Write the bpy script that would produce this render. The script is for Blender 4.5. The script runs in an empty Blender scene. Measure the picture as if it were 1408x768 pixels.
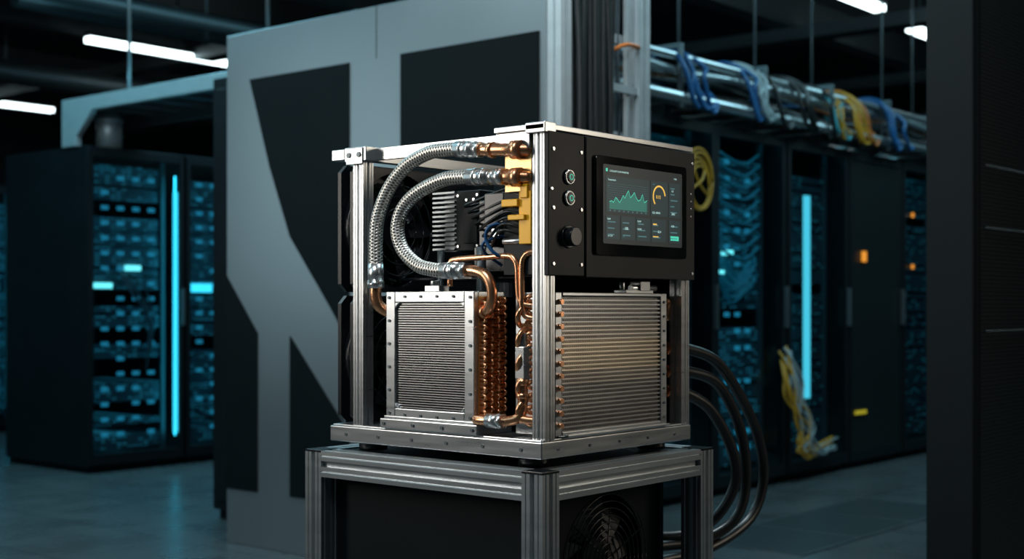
import bpy, bmesh, math, random
from mathutils import Vector, Matrix
random.seed(7)
scene = bpy.context.scene
COL = scene.collection

# ------------------------------------------------------------------ materials
def newmat(name):
    m = bpy.data.materials.new(name); m.use_nodes = True
    nt = m.node_tree
    return m, nt, nt.nodes["Principled BSDF"]

def pmat(name, col, metal=0.0, rough=0.5, var=0.08, scale=(6, 6, 6), bump=0.0, bscale=200, emis=None, es=0, coat=0, spec=0.5):
    m, nt, b = newmat(name)
    N, L = nt.nodes, nt.links
    tc = N.new("ShaderNodeTexCoord"); mp = N.new("ShaderNodeMapping")
    mp.inputs["Scale"].default_value = scale
    L.new(tc.outputs["Object"], mp.inputs["Vector"])
    no = N.new("ShaderNodeTexNoise"); no.inputs["Scale"].default_value = 1.0; no.inputs["Detail"].default_value = 4
    L.new(mp.outputs[0], no.inputs["Vector"])
    mx = N.new("ShaderNodeMix"); mx.data_type = 'RGBA'
    c = Vector(col[:3])
    mx.inputs[6].default_value = (*[max(0, v * (1 - var)) for v in c], 1)
    mx.inputs[7].default_value = (*[min(1, v * (1 + var)) for v in c], 1)
    L.new(no.outputs["Fac"], mx.inputs[0]); L.new(mx.outputs[2], b.inputs["Base Color"])
    mr = N.new("ShaderNodeMapRange"); mr.inputs[3].default_value = max(0.02, rough - 0.07); mr.inputs[4].default_value = min(1, rough + 0.07)
    L.new(no.outputs["Fac"], mr.inputs[0]); L.new(mr.outputs[0], b.inputs["Roughness"])
    b.inputs["Metallic"].default_value = metal
    b.inputs["Specular IOR Level"].default_value = spec
    b.inputs["Coat Weight"].default_value = coat
    if bump:
        n2 = N.new("ShaderNodeTexNoise"); n2.inputs["Scale"].default_value = bscale
        L.new(tc.outputs["Object"], n2.inputs["Vector"])
        bp = N.new("ShaderNodeBump"); bp.inputs["Strength"].default_value = bump; bp.inputs["Distance"].default_value = 0.001
        L.new(n2.outputs["Fac"], bp.inputs["Height"]); L.new(bp.outputs[0], b.inputs["Normal"])
    if emis:
        b.inputs["Emission Color"].default_value = (*emis, 1); b.inputs["Emission Strength"].default_value = es
    return m

ALU = pmat("brushed_aluminium", (0.62, 0.64, 0.65), 0.95, 0.30, 0.12, (8, 8, 90), 0.05, 400)
ALU2 = pmat("aluminium_extrusion", (0.54, 0.58, 0.60), 0.95, 0.34, 0.08, (4, 4, 60), 0.04, 500)
ALUL = pmat("galvanised_ladder_steel", (0.62, 0.68, 0.70), 0.6, 0.42, 0.10, (10, 10, 30), 0.05, 300)
ALUP = pmat("polished_steel", (0.80, 0.80, 0.79), 0.93, 0.28, 0.05, (20, 20, 20))
ALUD = pmat("dark_grey_metal", (0.13, 0.155, 0.165), 0.7, 0.45, 0.1)
MONO = pmat("satin_silver_panel", (0.34, 0.385, 0.405), 0.8, 0.42, 0.06, (30, 2, 2), 0.12, 300)
BLACK = pmat("black_powder_coat", (0.005, 0.008, 0.010), 0.0, 0.5, 0.2, (5, 5, 5), 0.06, 600, spec=.28)
BLACKM = pmat("black_matte_panel", (0.003, 0.0065, 0.008), 0.0, 0.6, 0.2, spec=.16)
PLAST = pmat("black_plastic", (0.008, 0.010, 0.012), 0.0, 0.28, 0.15)
RUBBER = pmat("black_rubber", (0.008, 0.010, 0.011), 0.0, 0.38, 0.15, (30, 30, 30), 0.1, 300)
COPPER = pmat("copper_pipe", (0.93, 0.45, 0.24), 0.94, 0.28, 0.12, (25, 25, 25))
BRASS = pmat("brass", (0.85, 0.50, 0.20), 0.92, 0.36, 0.1, (20, 20, 20))
GOLDP = pmat("gold_anodised_plate", (0.85, 0.56, 0.24), 0.9, 0.36, 0.1, (10, 10, 40))
YEL = pmat("yellow_plastic", (0.88, 0.46, 0.02), 0.1, 0.4, 0.05)
BLUEC = pmat("blue_cable", (0.015, 0.10, 0.26), 0.0, 0.4)
CYANC = pmat("teal_cable", (0.04, 0.30, 0.36), 0.0, 0.4)
YELC = pmat("yellow_cable", (0.55, 0.27, 0.02), 0.0, 0.45)
WHTC = pmat("white_cable", (0.30, 0.36, 0.38), 0.0, 0.45)
GREYC = pmat("grey_cable", (0.07, 0.09, 0.10), 0.0, 0.45)
ORNC = pmat("orange_cable", (0.60, 0.17, 0.03), 0.0, 0.45)
FINS = pmat("aluminium_fins", (0.48, 0.48, 0.47), 0.93, 0.36, 0.15, (3, 3, 30))
FINM = pmat("painted_faint_glow_fins", (0.62, 0.58, 0.52), 0.93, 0.36, 0.12, (3, 3, 30))  # fainter edge of the warm glow, put into the fin colour
FINW = pmat("painted_warm_glow_fins", (0.88, 0.78, 0.62), 0.93, 0.34, 0.12, (3, 3, 30))  # warm reflected light put into the colour of the middle fin rows

def emat(name, col, s):
    m, nt, b = newmat(name)
    b.inputs["Base Color"].default_value = (*[c * 0.3 for c in col], 1)
    b.inputs["Emission Color"].default_value = (*col, 1); b.inputs["Emission Strength"].default_value = s
    b.inputs["Roughness"].default_value = 0.4
    return m
E_LAMP = emat("lamp_diffuser", (0.80, 0.97, 1.0), 5)
E_CYAN = emat("cyan_led_strip", (0.04, 0.50, 0.66), 3.0)
E_CYANI = emat("added_glow_strip", (0.03, 0.52, 0.70), 8)  # for strips added to brighten the rack interiors
E_CYANW = emat("teal_led_strip", (0.07, 0.45, 0.54), 2.0)
E_BLUE = emat("blue_led", (0.02, 0.25, 0.38), 0.9)
E_WHITE = emat("white_led", (0.20, 0.85, 0.85), 2.2)
E_ORG = emat("amber_led", (1.0, 0.36, 0.04), .8)
E_YG = emat("yellow_green_led", (0.6, 0.50, 0.03), .5)
S_BG = emat("display_background", (0.002, 0.010, 0.013), 0.7)
S_PAN = emat("display_tile", (0.004, 0.024, 0.029), 0.8)
S_GRN = emat("display_green", (0.06, 0.60, 0.42), 1.0)
S_FILL = emat("display_green_fill", (0.012, 0.16, 0.12), 0.8)
S_YEL = emat("display_yellow", (0.90, 0.52, 0.08), 1.0)
S_TXT = emat("display_text", (0.45, 0.70, 0.68), 0.9)
S_DIM = emat("display_dim_text", (0.06, 0.18, 0.20), 0.8)

def braid():
    m, nt, b = newmat("braided_stainless_hose"); N, L = nt.nodes, nt.links
    uv = N.new("ShaderNodeUVMap"); sp = N.new("ShaderNodeSeparateXYZ"); L.new(uv.outputs[0], sp.inputs[0])
    def M(op, a, bb=None):
        n = N.new("ShaderNodeMath"); n.operation = op
        for i, v in enumerate((a, bb)):
            if v is None: continue
            if isinstance(v, (int, float)): n.inputs[i].default_value = v
            else: L.new(v, n.inputs[i])
        return n.outputs[0]
    tu = 2 * math.pi
    u = M('MULTIPLY', sp.outputs[0], tu * 6); v = M('MULTIPLY', sp.outputs[1], tu * 1.7)
    s1 = M('SINE', M('ADD', u, v)); s2 = M('SINE', M('SUBTRACT', u, v))
    h = M('MAXIMUM', M('MULTIPLY', s1, 1.0), s2)
    mr = N.new("ShaderNodeMapRange"); mr.inputs[1].default_value = -0.6; mr.inputs[2].default_value = 0.9
    L.new(h, mr.inputs[0])
    cr = N.new("ShaderNodeMix"); cr.data_type = 'RGBA'
    cr.inputs[6].default_value = (0.05, 0.048, 0.045, 1); cr.inputs[7].default_value = (0.80, 0.76, 0.70, 1)
    L.new(mr.outputs[0], cr.inputs[0]); L.new(cr.outputs[2], b.inputs["Base Color"])
    bp = N.new("ShaderNodeBump"); bp.inputs["Strength"].default_value = 0.7; bp.inputs["Distance"].default_value = 0.0015
    L.new(mr.outputs[0], bp.inputs["Height"]); L.new(bp.outputs[0], b.inputs["Normal"])
    b.inputs["Metallic"].default_value = .9; b.inputs["Roughness"].default_value = 0.38
    return m
BRAID = braid()

def cellmat(name, sx, sz, thr, col, es, base):
    m, nt, b = newmat(name); N, L = nt.nodes, nt.links
    tc = N.new("ShaderNodeTexCoord"); mp = N.new("ShaderNodeMapping"); mp.inputs["Scale"].default_value = (sx, 0, sz)
    L.new(tc.outputs["Object"], mp.inputs["Vector"])
    fl = N.new("ShaderNodeVectorMath"); fl.operation = 'FLOOR'; L.new(mp.outputs[0], fl.inputs[0])
    wn = N.new("ShaderNodeTexWhiteNoise"); wn.noise_dimensions = '3D'; L.new(fl.outputs[0], wn.inputs[0])
    fr = N.new("ShaderNodeVectorMath"); fr.operation = 'FRACTION'; L.new(mp.outputs[0], fr.inputs[0])
    sp = N.new("ShaderNodeSeparateXYZ"); L.new(fr.outputs[0], sp.inputs[0])
    def M(op, a, bb):
        n = N.new("ShaderNodeMath"); n.operation = op
        for i, v in enumerate((a, bb)):
            if isinstance(v, (int, float)): n.inputs[i].default_value = v
            else: L.new(v, n.inputs[i])
        return n.outputs[0]
    a = M('COMPARE', sp.outputs[0], 0.5); a.node.inputs[2].default_value = 0.34
    c = M('COMPARE', sp.outputs[2], 0.5); c.node.inputs[2].default_value = 0.2
    g = M('GREATER_THAN', wn.outputs[0], thr)
    e = M('MULTIPLY', M('MULTIPLY', M('MULTIPLY', a, c), g), M('MULTIPLY', wn.outputs[0], es))
    b.inputs["Emission Color"].default_value = (*col, 1)
    L.new(e, b.inputs["Emission Strength"])
    b.inputs["Base Color"].default_value = (*base, 1); b.inputs["Roughness"].default_value = 0.45; b.inputs["Metallic"].default_value = 0.4
    return m
SRV = cellmat("server_faceplate", 24, 46, 0.6, (0.03, 0.32, 0.46), 0.45, (0.07, 0.13, 0.15))
SRVD = cellmat("server_faceplate_dim", 24, 46, 0.8, (0.03, 0.34, 0.42), 0.25, (0.04, 0.06, 0.07))

def glassmat():
    m = bpy.data.materials.new("smoked_glass"); m.use_nodes = True; nt = m.node_tree; N, L = nt.nodes, nt.links
    N.clear(); o = N.new("ShaderNodeOutputMaterial"); t = N.new("ShaderNodeBsdfTransparent"); t.inputs[0].default_value = (0.72, 0.85, 0.9, 1)
    g = N.new("ShaderNodeBsdfGlossy"); g.inputs[0].default_value = (0.5, 0.6, 0.62, 1); g.inputs[1].default_value = 0.12
    no = N.new("ShaderNodeTexNoise"); no.inputs["Scale"].default_value = 2
    mr = N.new("ShaderNodeMapRange"); mr.inputs[3].default_value = .04; mr.inputs[4].default_value = .09; L.new(no.outputs["Fac"], mr.inputs[0])
    mx = N.new("ShaderNodeMixShader"); L.new(mr.outputs[0], mx.inputs[0]); L.new(t.outputs[0], mx.inputs[1]); L.new(g.outputs[0], mx.inputs[2])
    L.new(mx.outputs[0], o.inputs[0]); return m
GLASS = glassmat()

def meshmat(name, sc, c1, c2, rough=0.45):
    m, nt, b = newmat(name); N, L = nt.nodes, nt.links
    tc = N.new("ShaderNodeTexCoord"); vo = N.new("ShaderNodeTexVoronoi"); vo.inputs["Scale"].default_value = sc; vo.inputs["Randomness"].default_value = 0
    L.new(tc.outputs["Object"], vo.inputs["Vector"])
    cr = N.new("ShaderNodeValToRGB"); cr.color_ramp.elements[0].position = 0.3; cr.color_ramp.elements[1].position = 0.36
    cr.color_ramp.elements[0].color = (*c1, 1); cr.color_ramp.elements[1].color = (*c2, 1)
    L.new(vo.outputs["Distance"], cr.inputs[0]); L.new(cr.outputs[0], b.inputs["Base Color"])
    b.inputs["Roughness"].default_value = rough; b.inputs["Metallic"].default_value = 0.2; b.inputs["Specular IOR Level"].default_value = .3
    return m
MESH = meshmat("perforated_steel", 80, (0.002, 0.003, 0.003), (0.018, 0.024, 0.026))
VENT = meshmat("perforated_floor_tile", 40, (0.003, 0.004, 0.005), (0.05, 0.065, 0.07))

def floormat():
    m, nt, b = newmat("raised_floor_tiles"); N, L = nt.nodes, nt.links
    tc = N.new("ShaderNodeTexCoord")
    br = N.new("ShaderNodeTexBrick"); br.offset = 0; br.inputs["Scale"].default_value = 1
    br.inputs["Brick Width"].default_value = 0.6; br.inputs["Row Height"].default_value = 0.6; br.inputs["Mortar Size"].default_value = 0.004
    br.inputs["Color1"].default_value = (0.105, 0.122, 0.13, 1); br.inputs["Color2"].default_value = (0.12, 0.138, 0.145, 1); br.inputs["Mortar"].default_value = (0.02, 0.026, 0.03, 1)
    L.new(tc.outputs["Object"], br.inputs["Vector"])
    no = N.new("ShaderNodeTexNoise"); no.inputs["Scale"].default_value = 3; no.inputs["Detail"].default_value = 6
    L.new(tc.outputs["Object"], no.inputs["Vector"])
    mx = N.new("ShaderNodeMix"); mx.data_type = 'RGBA'; mx.blend_type = 'MULTIPLY'; mx.inputs[0].default_value = 0.5
    L.new(br.outputs[0], mx.inputs[6]); L.new(no.outputs["Fac"], mx.inputs[7]); L.new(mx.outputs[2], b.inputs["Base Color"])
    mr = N.new("ShaderNodeMapRange"); mr.inputs[3].default_value = 0.18; mr.inputs[4].default_value = 0.38
    L.new(no.outputs["Fac"], mr.inputs[0]); L.new(mr.outputs[0], b.inputs["Roughness"])
    return m
FLOOR = floormat()
WALL = pmat("dark_wall_paint", (0.025, 0.04, 0.046), 0, 0.8, 0.2, (1, 1, 1))
CEIL = pmat("dark_ceiling_paint", (0.03, 0.045, 0.052), 0, 0.85, 0.2, (1, 1, 1))

# ------------------------------------------------------------------ builders
def root(name, loc):
    e = bpy.data.objects.new(name, None); e.location = loc; e.empty_display_size = 0.1
    COL.objects.link(e); return e

def catmull(pts, n):
    P = [Vector(p) for p in pts]
    if len(P) < 3 or n <= 1: return P
    P = [2 * P[0] - P[1]] + P + [2 * P[-1] - P[-2]]
    out = []
    for i in range(1, len(P) - 2):
        p0, p1, p2, p3 = P[i - 1], P[i], P[i + 1], P[i + 2]
        for k in range(n):
            t = k / n
            out.append(0.5 * ((2 * p1) + (p2 - p0) * t + (2 * p0 - 5 * p1 + 4 * p2 - p3) * t * t + (3 * p1 - p0 - 3 * p2 + p3) * t ** 3))
    out.append(P[-2]); return out

class G:
    def __init__(s, name, parent, mat, bevel=0):
        s.name, s.parent, s.mat, s.bevel = name, parent, mat, bevel
        s.bm = bmesh.new(); s.uv = s.bm.loops.layers.uv.new("UVMap")
    def hexa(s, c):
        v = [s.bm.verts.new(p) for p in c]
        for f in ((0, 3, 2, 1), (4, 5, 6, 7), (0, 1, 5, 4), (1, 2, 6, 5), (2, 3, 7, 6), (3, 0, 4, 7)):
            s.bm.faces.new([v[i] for i in f])
        return s
    def box(s, x0, x1, y0, y1, z0, z1):
        return s.hexa([(x0, y0, z0), (x1, y0, z0), (x1, y1, z0), (x0, y1, z0), (x0, y0, z1), (x1, y0, z1), (x1, y1, z1), (x0, y1, z1)])
    def prism(s, poly, ax, lo, hi):
        f = {'x': lambda p, h: (h, p[0], p[1]), 'y': lambda p, h: (p[0], h, p[1]), 'z': lambda p, h: (p[0], p[1], h)}[ax]
        a = [s.bm.verts.new(f(p, lo)) for p in poly]; b = [s.bm.verts.new(f(p, hi)) for p in poly]
        s.bm.faces.new(a); s.bm.faces.new(b[::-1]); n = len(poly)
        for i in range(n): s.bm.faces.new((a[i], a[(i + 1) % n], b[(i + 1) % n], b[i]))
        return s
    def ext(s, ax, lo, hi, c1, c2, w1, w2=None):
        """slotted aluminium profile along axis ax, centred at c1,c2 (other axes)"""
        w2 = w2 or w1; pts = []
        side = [(-1, 0), (-.66, 0), (-.6, .07), (-.54, 0), (-.22, 0), (-.22, .4), (.22, .4), (.22, 0), (.54, 0), (.6, .07), (.66, 0)]
        for k in range(4):
            a = k * math.pi / 2; ca, sa = round(math.cos(a)), round(math.sin(a))
            for (t, d) in side:
                x, y = t, -1 + d
                pts.append((c1 + (x * ca - y * sa) * w1 / 2, c2 + (x * sa + y * ca) * w2 / 2))
        return s.prism(pts, ax, lo, hi)
    def tube(s, pts, r, n=12, sub=6, cap=True, closed=False):
        P = catmull(pts, sub); m = len(P); rings = []; L = 0; nrm = None; Ls = []
        for i, p in enumerate(P):
            t = (P[min(i + 1, m - 1)] - P[max(i - 1, 0)]).normalized()
            if nrm is None:
                up = Vector((0, 0, 1)) if abs(t.z) < .9 else Vector((1, 0, 0)); nrm = t.cross(up).normalized()
            nrm = (nrm - t * nrm.dot(t)).normalized(); bn = t.cross(nrm)
            if i: L += (P[i] - P[i - 1]).length
            Ls.append(L / 0.012)
            rr = r[min(i, len(r) - 1)] if isinstance(r, list) else r
            rings.append([s.bm.verts.new(p + nrm * (rr * math.cos(2 * math.pi * k / n)) + bn * (rr * math.sin(2 * math.pi * k / n))) for k in range(n)])
        for i in range(m - 1):
            for k in range(n):
                f = s.bm.faces.new((rings[i][k], rings[i][(k + 1) % n], rings[i + 1][(k + 1) % n], rings[i + 1][k])); f.smooth = True
                for lp, (uu, vv) in zip(f.loops, ((k / n, Ls[i]), ((k + 1) / n, Ls[i]), ((k + 1) / n, Ls[i + 1]), (k / n, Ls[i + 1]))): lp[s.uv].uv = (uu, vv)
        if cap: s.bm.faces.new(rings[0][::-1]); s.bm.faces.new(rings[-1])
        return s
    def cyl(s, p0, p1, r, n=20, r2=None):
        return s.tube([p0, p1], [r, r if r2 is None else r2], n, 1)
    def hexnut(s, p0, p1, r): return s.tube([p0, p1], r, 6, 1)
    def holeplate(s, cx, cz, hw, hz, r, y0, y1, n=48):
        def ring(y, inner):
            o = []
            for k in range(n):
                a = 2 * math.pi * (k + .5) / n; c, d = math.cos(a), math.sin(a)
                if inner: o.append(s.bm.verts.new((cx + r * c, y, cz + r * d)))
                else:
                    q = 1 / max(abs(c), abs(d)); o.append(s.bm.verts.new((cx + hw * c * q, y, cz + hz * d * q)))
            return o
        A, B, C, D = ring(y0, 0), ring(y0, 1), ring(y1, 1), ring(y1, 0)
        for U, V in ((A, B), (B, C), (C, D), (D, A)):
            for k in range(n): s.bm.faces.new((U[k], U[(k + 1) % n], V[(k + 1) % n], V[k]))
        return s
    def done(s):
        bmesh.ops.recalc_face_normals(s.bm, faces=s.bm.faces)
        me = bpy.data.meshes.new(s.name); s.bm.to_mesh(me); s.bm.free(); me.materials.append(s.mat)
        o = bpy.data.objects.new(s.name, me); COL.objects.link(o)
        if s.parent: o.parent = s.parent; o.location = -s.parent.location
        if s.bevel:
            md = o.modifiers.new("bevel", 'BEVEL'); md.width = s.bevel; md.segments = 2; md.limit_method = 'ANGLE'; md.angle_limit = math.radians(50)
        return o

# ------------------------------------------------------------------ camera
cam = bpy.data.cameras.new("camera"); co = bpy.data.objects.new("camera", cam); COL.objects.link(co)
co.location = (-1.951, -1.565, 1.08); co.rotation_euler = (math.radians(90), 0, math.radians(-50))
cam.sensor_width = 36; cam.lens = 47.2; cam.shift_y = 0.0263; cam.clip_end = 100
cam.dof.use_dof = True; cam.dof.focus_distance = 2.62; cam.dof.aperture_fstop = 3.6
scene.camera = co

# ------------------------------------------------------------------ room
X0, X1, Y0, Y1, H = -4, 18, -4.5, 17, 4.0
G("floor", None, FLOOR).box(X0, X1, Y0, Y1, -0.1, 0).done()
G("ceiling", None, CEIL).box(X0, X1, Y0, Y1, H, H + .1).done()
G("wall_left", None, WALL).box(X0, X1, Y1, Y1 + .1, 0, H).done()
G("wall_right", None, WALL).box(X0, X1, Y0 - .1, Y0, 0, H).done()
G("wall_back", None, WALL).box(X1, X1 + .1, Y0, Y1, 0, H).done()
G("wall_front", None, WALL).box(X0 - .1, X0, Y0, Y1, 0, H).done()

# ceiling steel
r = root("ceiling_beams", (6, 6, H))
g = G("cross_beams", r, ALUD)
for y in (4.6, 7.2, 9.9, 12.6): g.box(0, 17.5, y - .1, y + .1, H - .3, H)
g.done()
g = G("main_beams", r, ALUD)
for x in (6.5, 9.5, 12.5, 15.5): g.box(x - .12, x + .12, -3, 16.5, H - .42, H - .3)
g.done()
r = root("ceiling_pipes", (6, 6, H - .5))
g = G("pipe_runs", r, ALUD)
for y, z, rr in ((1.9, 3.3, .09), (2.2, 3.35, .05), (7.6, 3.45, .07), (8.0, 3.45, .07), (10.8, 3.4, .12)):
    g.cyl((3.5, y, z), (17, y, z), rr, 16)
g.done()
g = G("pipe_hangers", r, ALUD)
for x in (5, 8, 11, 14):
    for y in (1.9, 2.2, 7.6, 8.0, 10.8): g.cyl((x, y, 3.3), (x, y, H), .012, 8)
g.done()
g = G("overhead_duct", r, ALUL); g.cyl((8.5, 2.6, 2.95), (14.5, 2.6, 2.95), .10, 20); g.cyl((8.5, 2.6, 2.95), (8.5, 2.6, H), .10, 20); g.done()

def striplight(x0, x1, y, z=3.6):
    r = root("ceiling_light", ((x0 + x1) / 2, y, z))
    G("housing", r, ALUD).box(x0, x1, y - .06, y + .06, z + .03, z + .08).done()
    G("diffuser", r, E_LAMP).box(x0 + .01, x1 - .01, y - .05, y + .05, z - .02, z + .03).done()
    g = G("hanger_rods", r, ALUD)
    for x in (x0 + .2, x1 - .2): g.cyl((x, y, z + .08), (x, y, H), .006, 6)
    g.done()
striplight(5.19, 6.88, 9.68); striplight(5.0, 7.5, 14.09); striplight(7.1, 8.8, 3.37); striplight(9.72, 11.4, 3.5)
striplight(8.9, 10.6, 9.68)

# ------------------------------------------------------------------ racks
def rack(x0, y0, w=.74, d=1.0, h=2.12, style="blue", strip=None, glow=True):
    r = root("server_rack", (x0 + w / 2, y0 + d / 2, 0))
    x1, y1 = x0 + w, y0 + d
    g = G("cabinet_shell", r, BLACK, .004)
    g.box(x0, x0 + .03, y0 + .03, y1, .04, h); g.box(x1 - .03, x1, y0 + .03, y1, .04, h)
    g.box(x0 + .03, x1 - .03, y0 + .03, y1, h - .04, h); g.box(x0 + .03, x1 - .03, y0 + .03, y1, .04, .1)
    g.box(x0 + .03, x1 - .03, y1 - .02, y1, .1, h - .04); g.done()
    G("plinth", r, BLACKM).box(x0 + .02, x1 - .02, y0 + .05, y1 - .02, 0, .04).done()
    sm = SRV if style == "blue" else SRVD
    g = G("server_units", r, sm); z = .14
    while z < h - .16:
        hh = random.choice((.04, .085, .085, .13))
        if random.random() > .12: g.box(x0 + .1, x1 - .1, y0 + .13 + random.uniform(0, .02), y0 + .75, z, z + hh)
        z += hh + .014
    g.done()
    g = G("mounting_rails", r, ALUD)
    for x in (x0 + .07, x1 - .1): g.box(x, x + .03, y0 + .12, y0 + .15, .1, h - .04)
    g.done()
    g = G("door_frame", r, BLACK, .003)
    g.box(x0, x0 + .035, y0, y0 + .028, .05, h - .01); g.box(x1 - .035, x1, y0, y0 + .028, .05, h - .01)
    g.box(x0 + .035, x1 - .035, y0, y0 + .028, h - .07, h - .01); g.box(x0 + .035, x1 - .035, y0, y0 + .028, .05, .12); g.done()
    if style == "mesh": G("door_mesh", r, MESH).box(x0 + .035, x1 - .035, y0 + .008, y0 + .016, .12, h - .07).done()
    else: G("door_glass", r, GLASS).box(x0 + .035, x1 - .035, y0 + .01, y0 + .016, .12, h - .07).done()
    G("door_handle", r, ALUD, .003).box(x1 - .030, x1 - .012, y0 - .03, y0, .95, 1.2).done()
    if style == "blue":
        g = G("status_leds", r, E_BLUE)
        for i in range(18):
            zz = .22 + i * .1
            for c in range(4):
                if random.random() < .7: xx = x0 + .17 + c * .12; g.box(xx, xx + .05, y0 + .116, y0 + .126, zz, zz + .026)
        g.done()
    if style == "blue" and glow:
        g = G("added_glow_strips", r, E_CYANI)  # strips added behind the door frame to light the interior
        g.box(x0 + .035, x0 + .041, y0 + .05, y0 + .056, .2, h - .15); g.box(x1 - .041, x1 - .035, y0 + .05, y0 + .056, .2, h - .15)
        g.box(x0 + .06, x1 - .06, y0 + .05, y0 + .056, h - .055, h - .048); g.done()
    if style == "dim" and glow:
        g = G("added_glow_strips", r, E_CYANI)  # top strip added to light the interior
        g.box(x0 + .06, x1 - .06, y0 + .06, y0 + .066, h - .058, h - .050); g.done()
    if strip is not None:
        sx, m, a, b, hw = strip
        G("led_strip", r, m).box(x0 + sx - hw, x0 + sx + hw, y0 + .03, y0 + .045, a, b).done()
    return r
KX, KY = 2.912, 6.066
R = rack(KX, KY, .738, 1.02, strip=(.700, E_CYAN, .22, 1.86, .020))
g = G("bright_led", R, E_WHITE); g.box(KX + .34, KX + .46, KY + .1, KY + .11, 1.32, 1.355); g.box(KX + .06, KX + .24, KY + .1, KY + .11, 1.20, 1.235); g.done()
g = G("patch_cables", R, GREYC)
for k in range(8):
    a = KX + .3 + random.random() * .1; g.tube([(a, KY + .11, 1.3), (a + .08, KY + .07, 1.22 - k * .01), (a + .15 + k * .01, KY + .07, 1.12 - k * .02), (a + .2, KY + .10, 1.0 - k * .05)], .006, 6, 5)
g.done()
R = rack(KX + .76, KY, .738, 1.02)
G("bright_led", R, E_CYAN).box(KX + .86, KX + 1.05, KY + .1, KY + .11, 1.18, 1.24).done()
for i in range(2, 5): rack(KX + .76 * i, KY, .738, 1.02)
rack(3.9 - 1.9, 9.2); rack(3.9 - 1.14, 9.2); rack(3.9 - .38, 9.2)
bx = [2.97, 3.79, 4.606, 5.453, 6.297, 7.14, 7.98, 8.82]
sty = ["dim", "dim", "blue", "dim", "mesh", "dim", "dim", "dim"]
for i, x in enumerate(bx):
    s = sty[i]
    st = {3: (.30, E_CYANW, .50, 1.78, .034)}.get(i)
    R = rack(x, 2.429, .81, 1.0, 2.12, s, strip=st, glow=(i != 2))
    if i == 2:
        g = G("added_glow_strips", R, E_CYANI); g.box(x + .06, x + .75, 2.485, 2.491, 2.06, 2.068); g.box(x + .036, x + .042, 2.48, 2.486, .5, 2.0); g.done()  # strips added to light this rack's interior
        g = G("patch_cables", R, CYANC)
        for k in range(16):
            a = x + .14 + random.random() * .1; z = 1.25 + random.random() * .2; b = x + .45 + random.random() * .18; z2 = 1.15 + random.random() * .3
            g.tube([(a, 2.54, z), (a + .1, 2.50, z - .1 - random.random() * .1), ((a + b) / 2 + .1, 2.49, z - .08), (b, 2.54, z2)], .008, 6, 5)
        for k in range(9): g.tube([(x + .12, 2.53, 2.0 - k * .07), (x + .4, 2.5, 1.95 - k * .07 - .03), (x + .66, 2.53, 2.0 - k * .07)], .009, 6, 5)
        g.done()
        G("bright_led", R, E_WHITE).box(x + .22, x + .34, 2.52, 2.53, 1.38, 1.41).box(x + .16, x + .34, 2.52, 2.53, 1.27, 1.29).done()
    if i == 4:
        G("indicator", R, E_ORG).box(x + .16, x + .22, 2.42, 2.429, 1.38, 1.45).done()
        g = G("indicator_low", R, E_YG)
        for k in range(3): g.box(x + .06 + k * .06, x + .10 + k * .06, 2.42, 2.429, .36, .385)
        g.done()
    if i == 5: G("amber_lamps", R, E_ORG).box(x + .12, x + .15, 2.42, 2.429, 1.35, 1.38).box(x + .12, x + .15, 2.42, 2.429, 1.72, 1.75).done()

# yellow coil on rack
r = root("yellow_cable_coil", (4.42, 2.40, 1.76))
g = G("coil_loops", r, YELC)
for k in range(5):
    pts = []; rr = .095 + .012 * k
    for j in range(13):
        a = j / 12 * 2 * math.pi
        pts.append((4.38 + rr * math.cos(a), 2.395 + .006 * (k % 3), 1.74 + rr * math.sin(a) * 1.2 + .01 * k))
    g.tube(pts, .006, 6, 3)
g.tube([(4.30, 2.39, 1.84), (4.36, 2.385, 1.75), (4.44, 2.39, 1.70)], .007, 6, 4); g.tube([(4.28, 2.39, 1.72), (4.37, 2.38, 1.77), (4.42, 2.39, 1.83)], .007, 6, 4)
g.done()
for nm, mt, off in (("hanging_patch_cables", YELC, 0), ("hanging_patch_cables", WHTC, .07)):
    r = root(nm, (5.35 + off, 2.36, .3)); g = G("cable_strands", r, mt)
    for k in range(7):
        q = random.uniform(-.07, .07); q2 = random.uniform(-.12, .12)
        g.tube([(5.30 + off + q, 2.40, .80 + q2 * .5), (5.33 + off + q2, 2.34, .60 - q), (5.40 + off + q * 2, 2.33, .38 + q2 * .5), (5.46 + off + q2, 2.33, .24 - q * .5), (5.62 + off + q2, 2.34, .14 + abs(q)), (5.85 + off + q, 2.37, .16 + abs(q2))], .007, 6, 6)
    g.done()

# overhead cable tray above right row
r = root("overhead_cable_tray", (6, 2.6, 2.2))
g = G("tray_rails", r, ALU2)
for y in (2.36, 2.84): g.cyl((2.9, y, 2.20), (9.6, y, 2.20), .03, 12)
g.cyl((2.9, 2.38, 2.42), (9.6, 2.38, 2.42), .022, 12)
for i in range(24): x = 2.95 + i * .28; g.box(x, x + .04, 2.38, 2.84, 2.165, 2.18)
g.done()
g = G("tray_brackets", r, ALUD)
for x in (3.3, 4.1, 5.0, 5.85, 6.7, 7.6, 8.4): g.box(x, x + .05, 2.44, 2.8, 2.121, 2.165); g.box(x, x + .03, 2.34, 2.36, 2.14, 2.46); g.box(x, x + .03, 2.34, 2.88, 2.46, 2.485); g.box(x, x + .03, 2.86, 2.88, 2.14, 2.46)
g.done()
g = G("tray_hangers", r, ALUD)
for x in (3.2, 4.9, 6.6, 8.3):
    for y in (2.35, 2.87): g.cyl((x, y, 2.16), (x, y, H), .008, 8)
g.done()
def runs(name, mat, n, rr):
    g = G(name, r, mat)
    for k in range(n):
        y = random.uniform(2.40, 2.80); z = random.uniform(2.21, 2.42); pts = []
        for j in range(12): pts.append((2.9 + j * .6, y + random.uniform(-.03, .03), z + random.uniform(-.04, .04)))
        g.tube(pts, rr, 8, 3)
    g.done()
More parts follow.
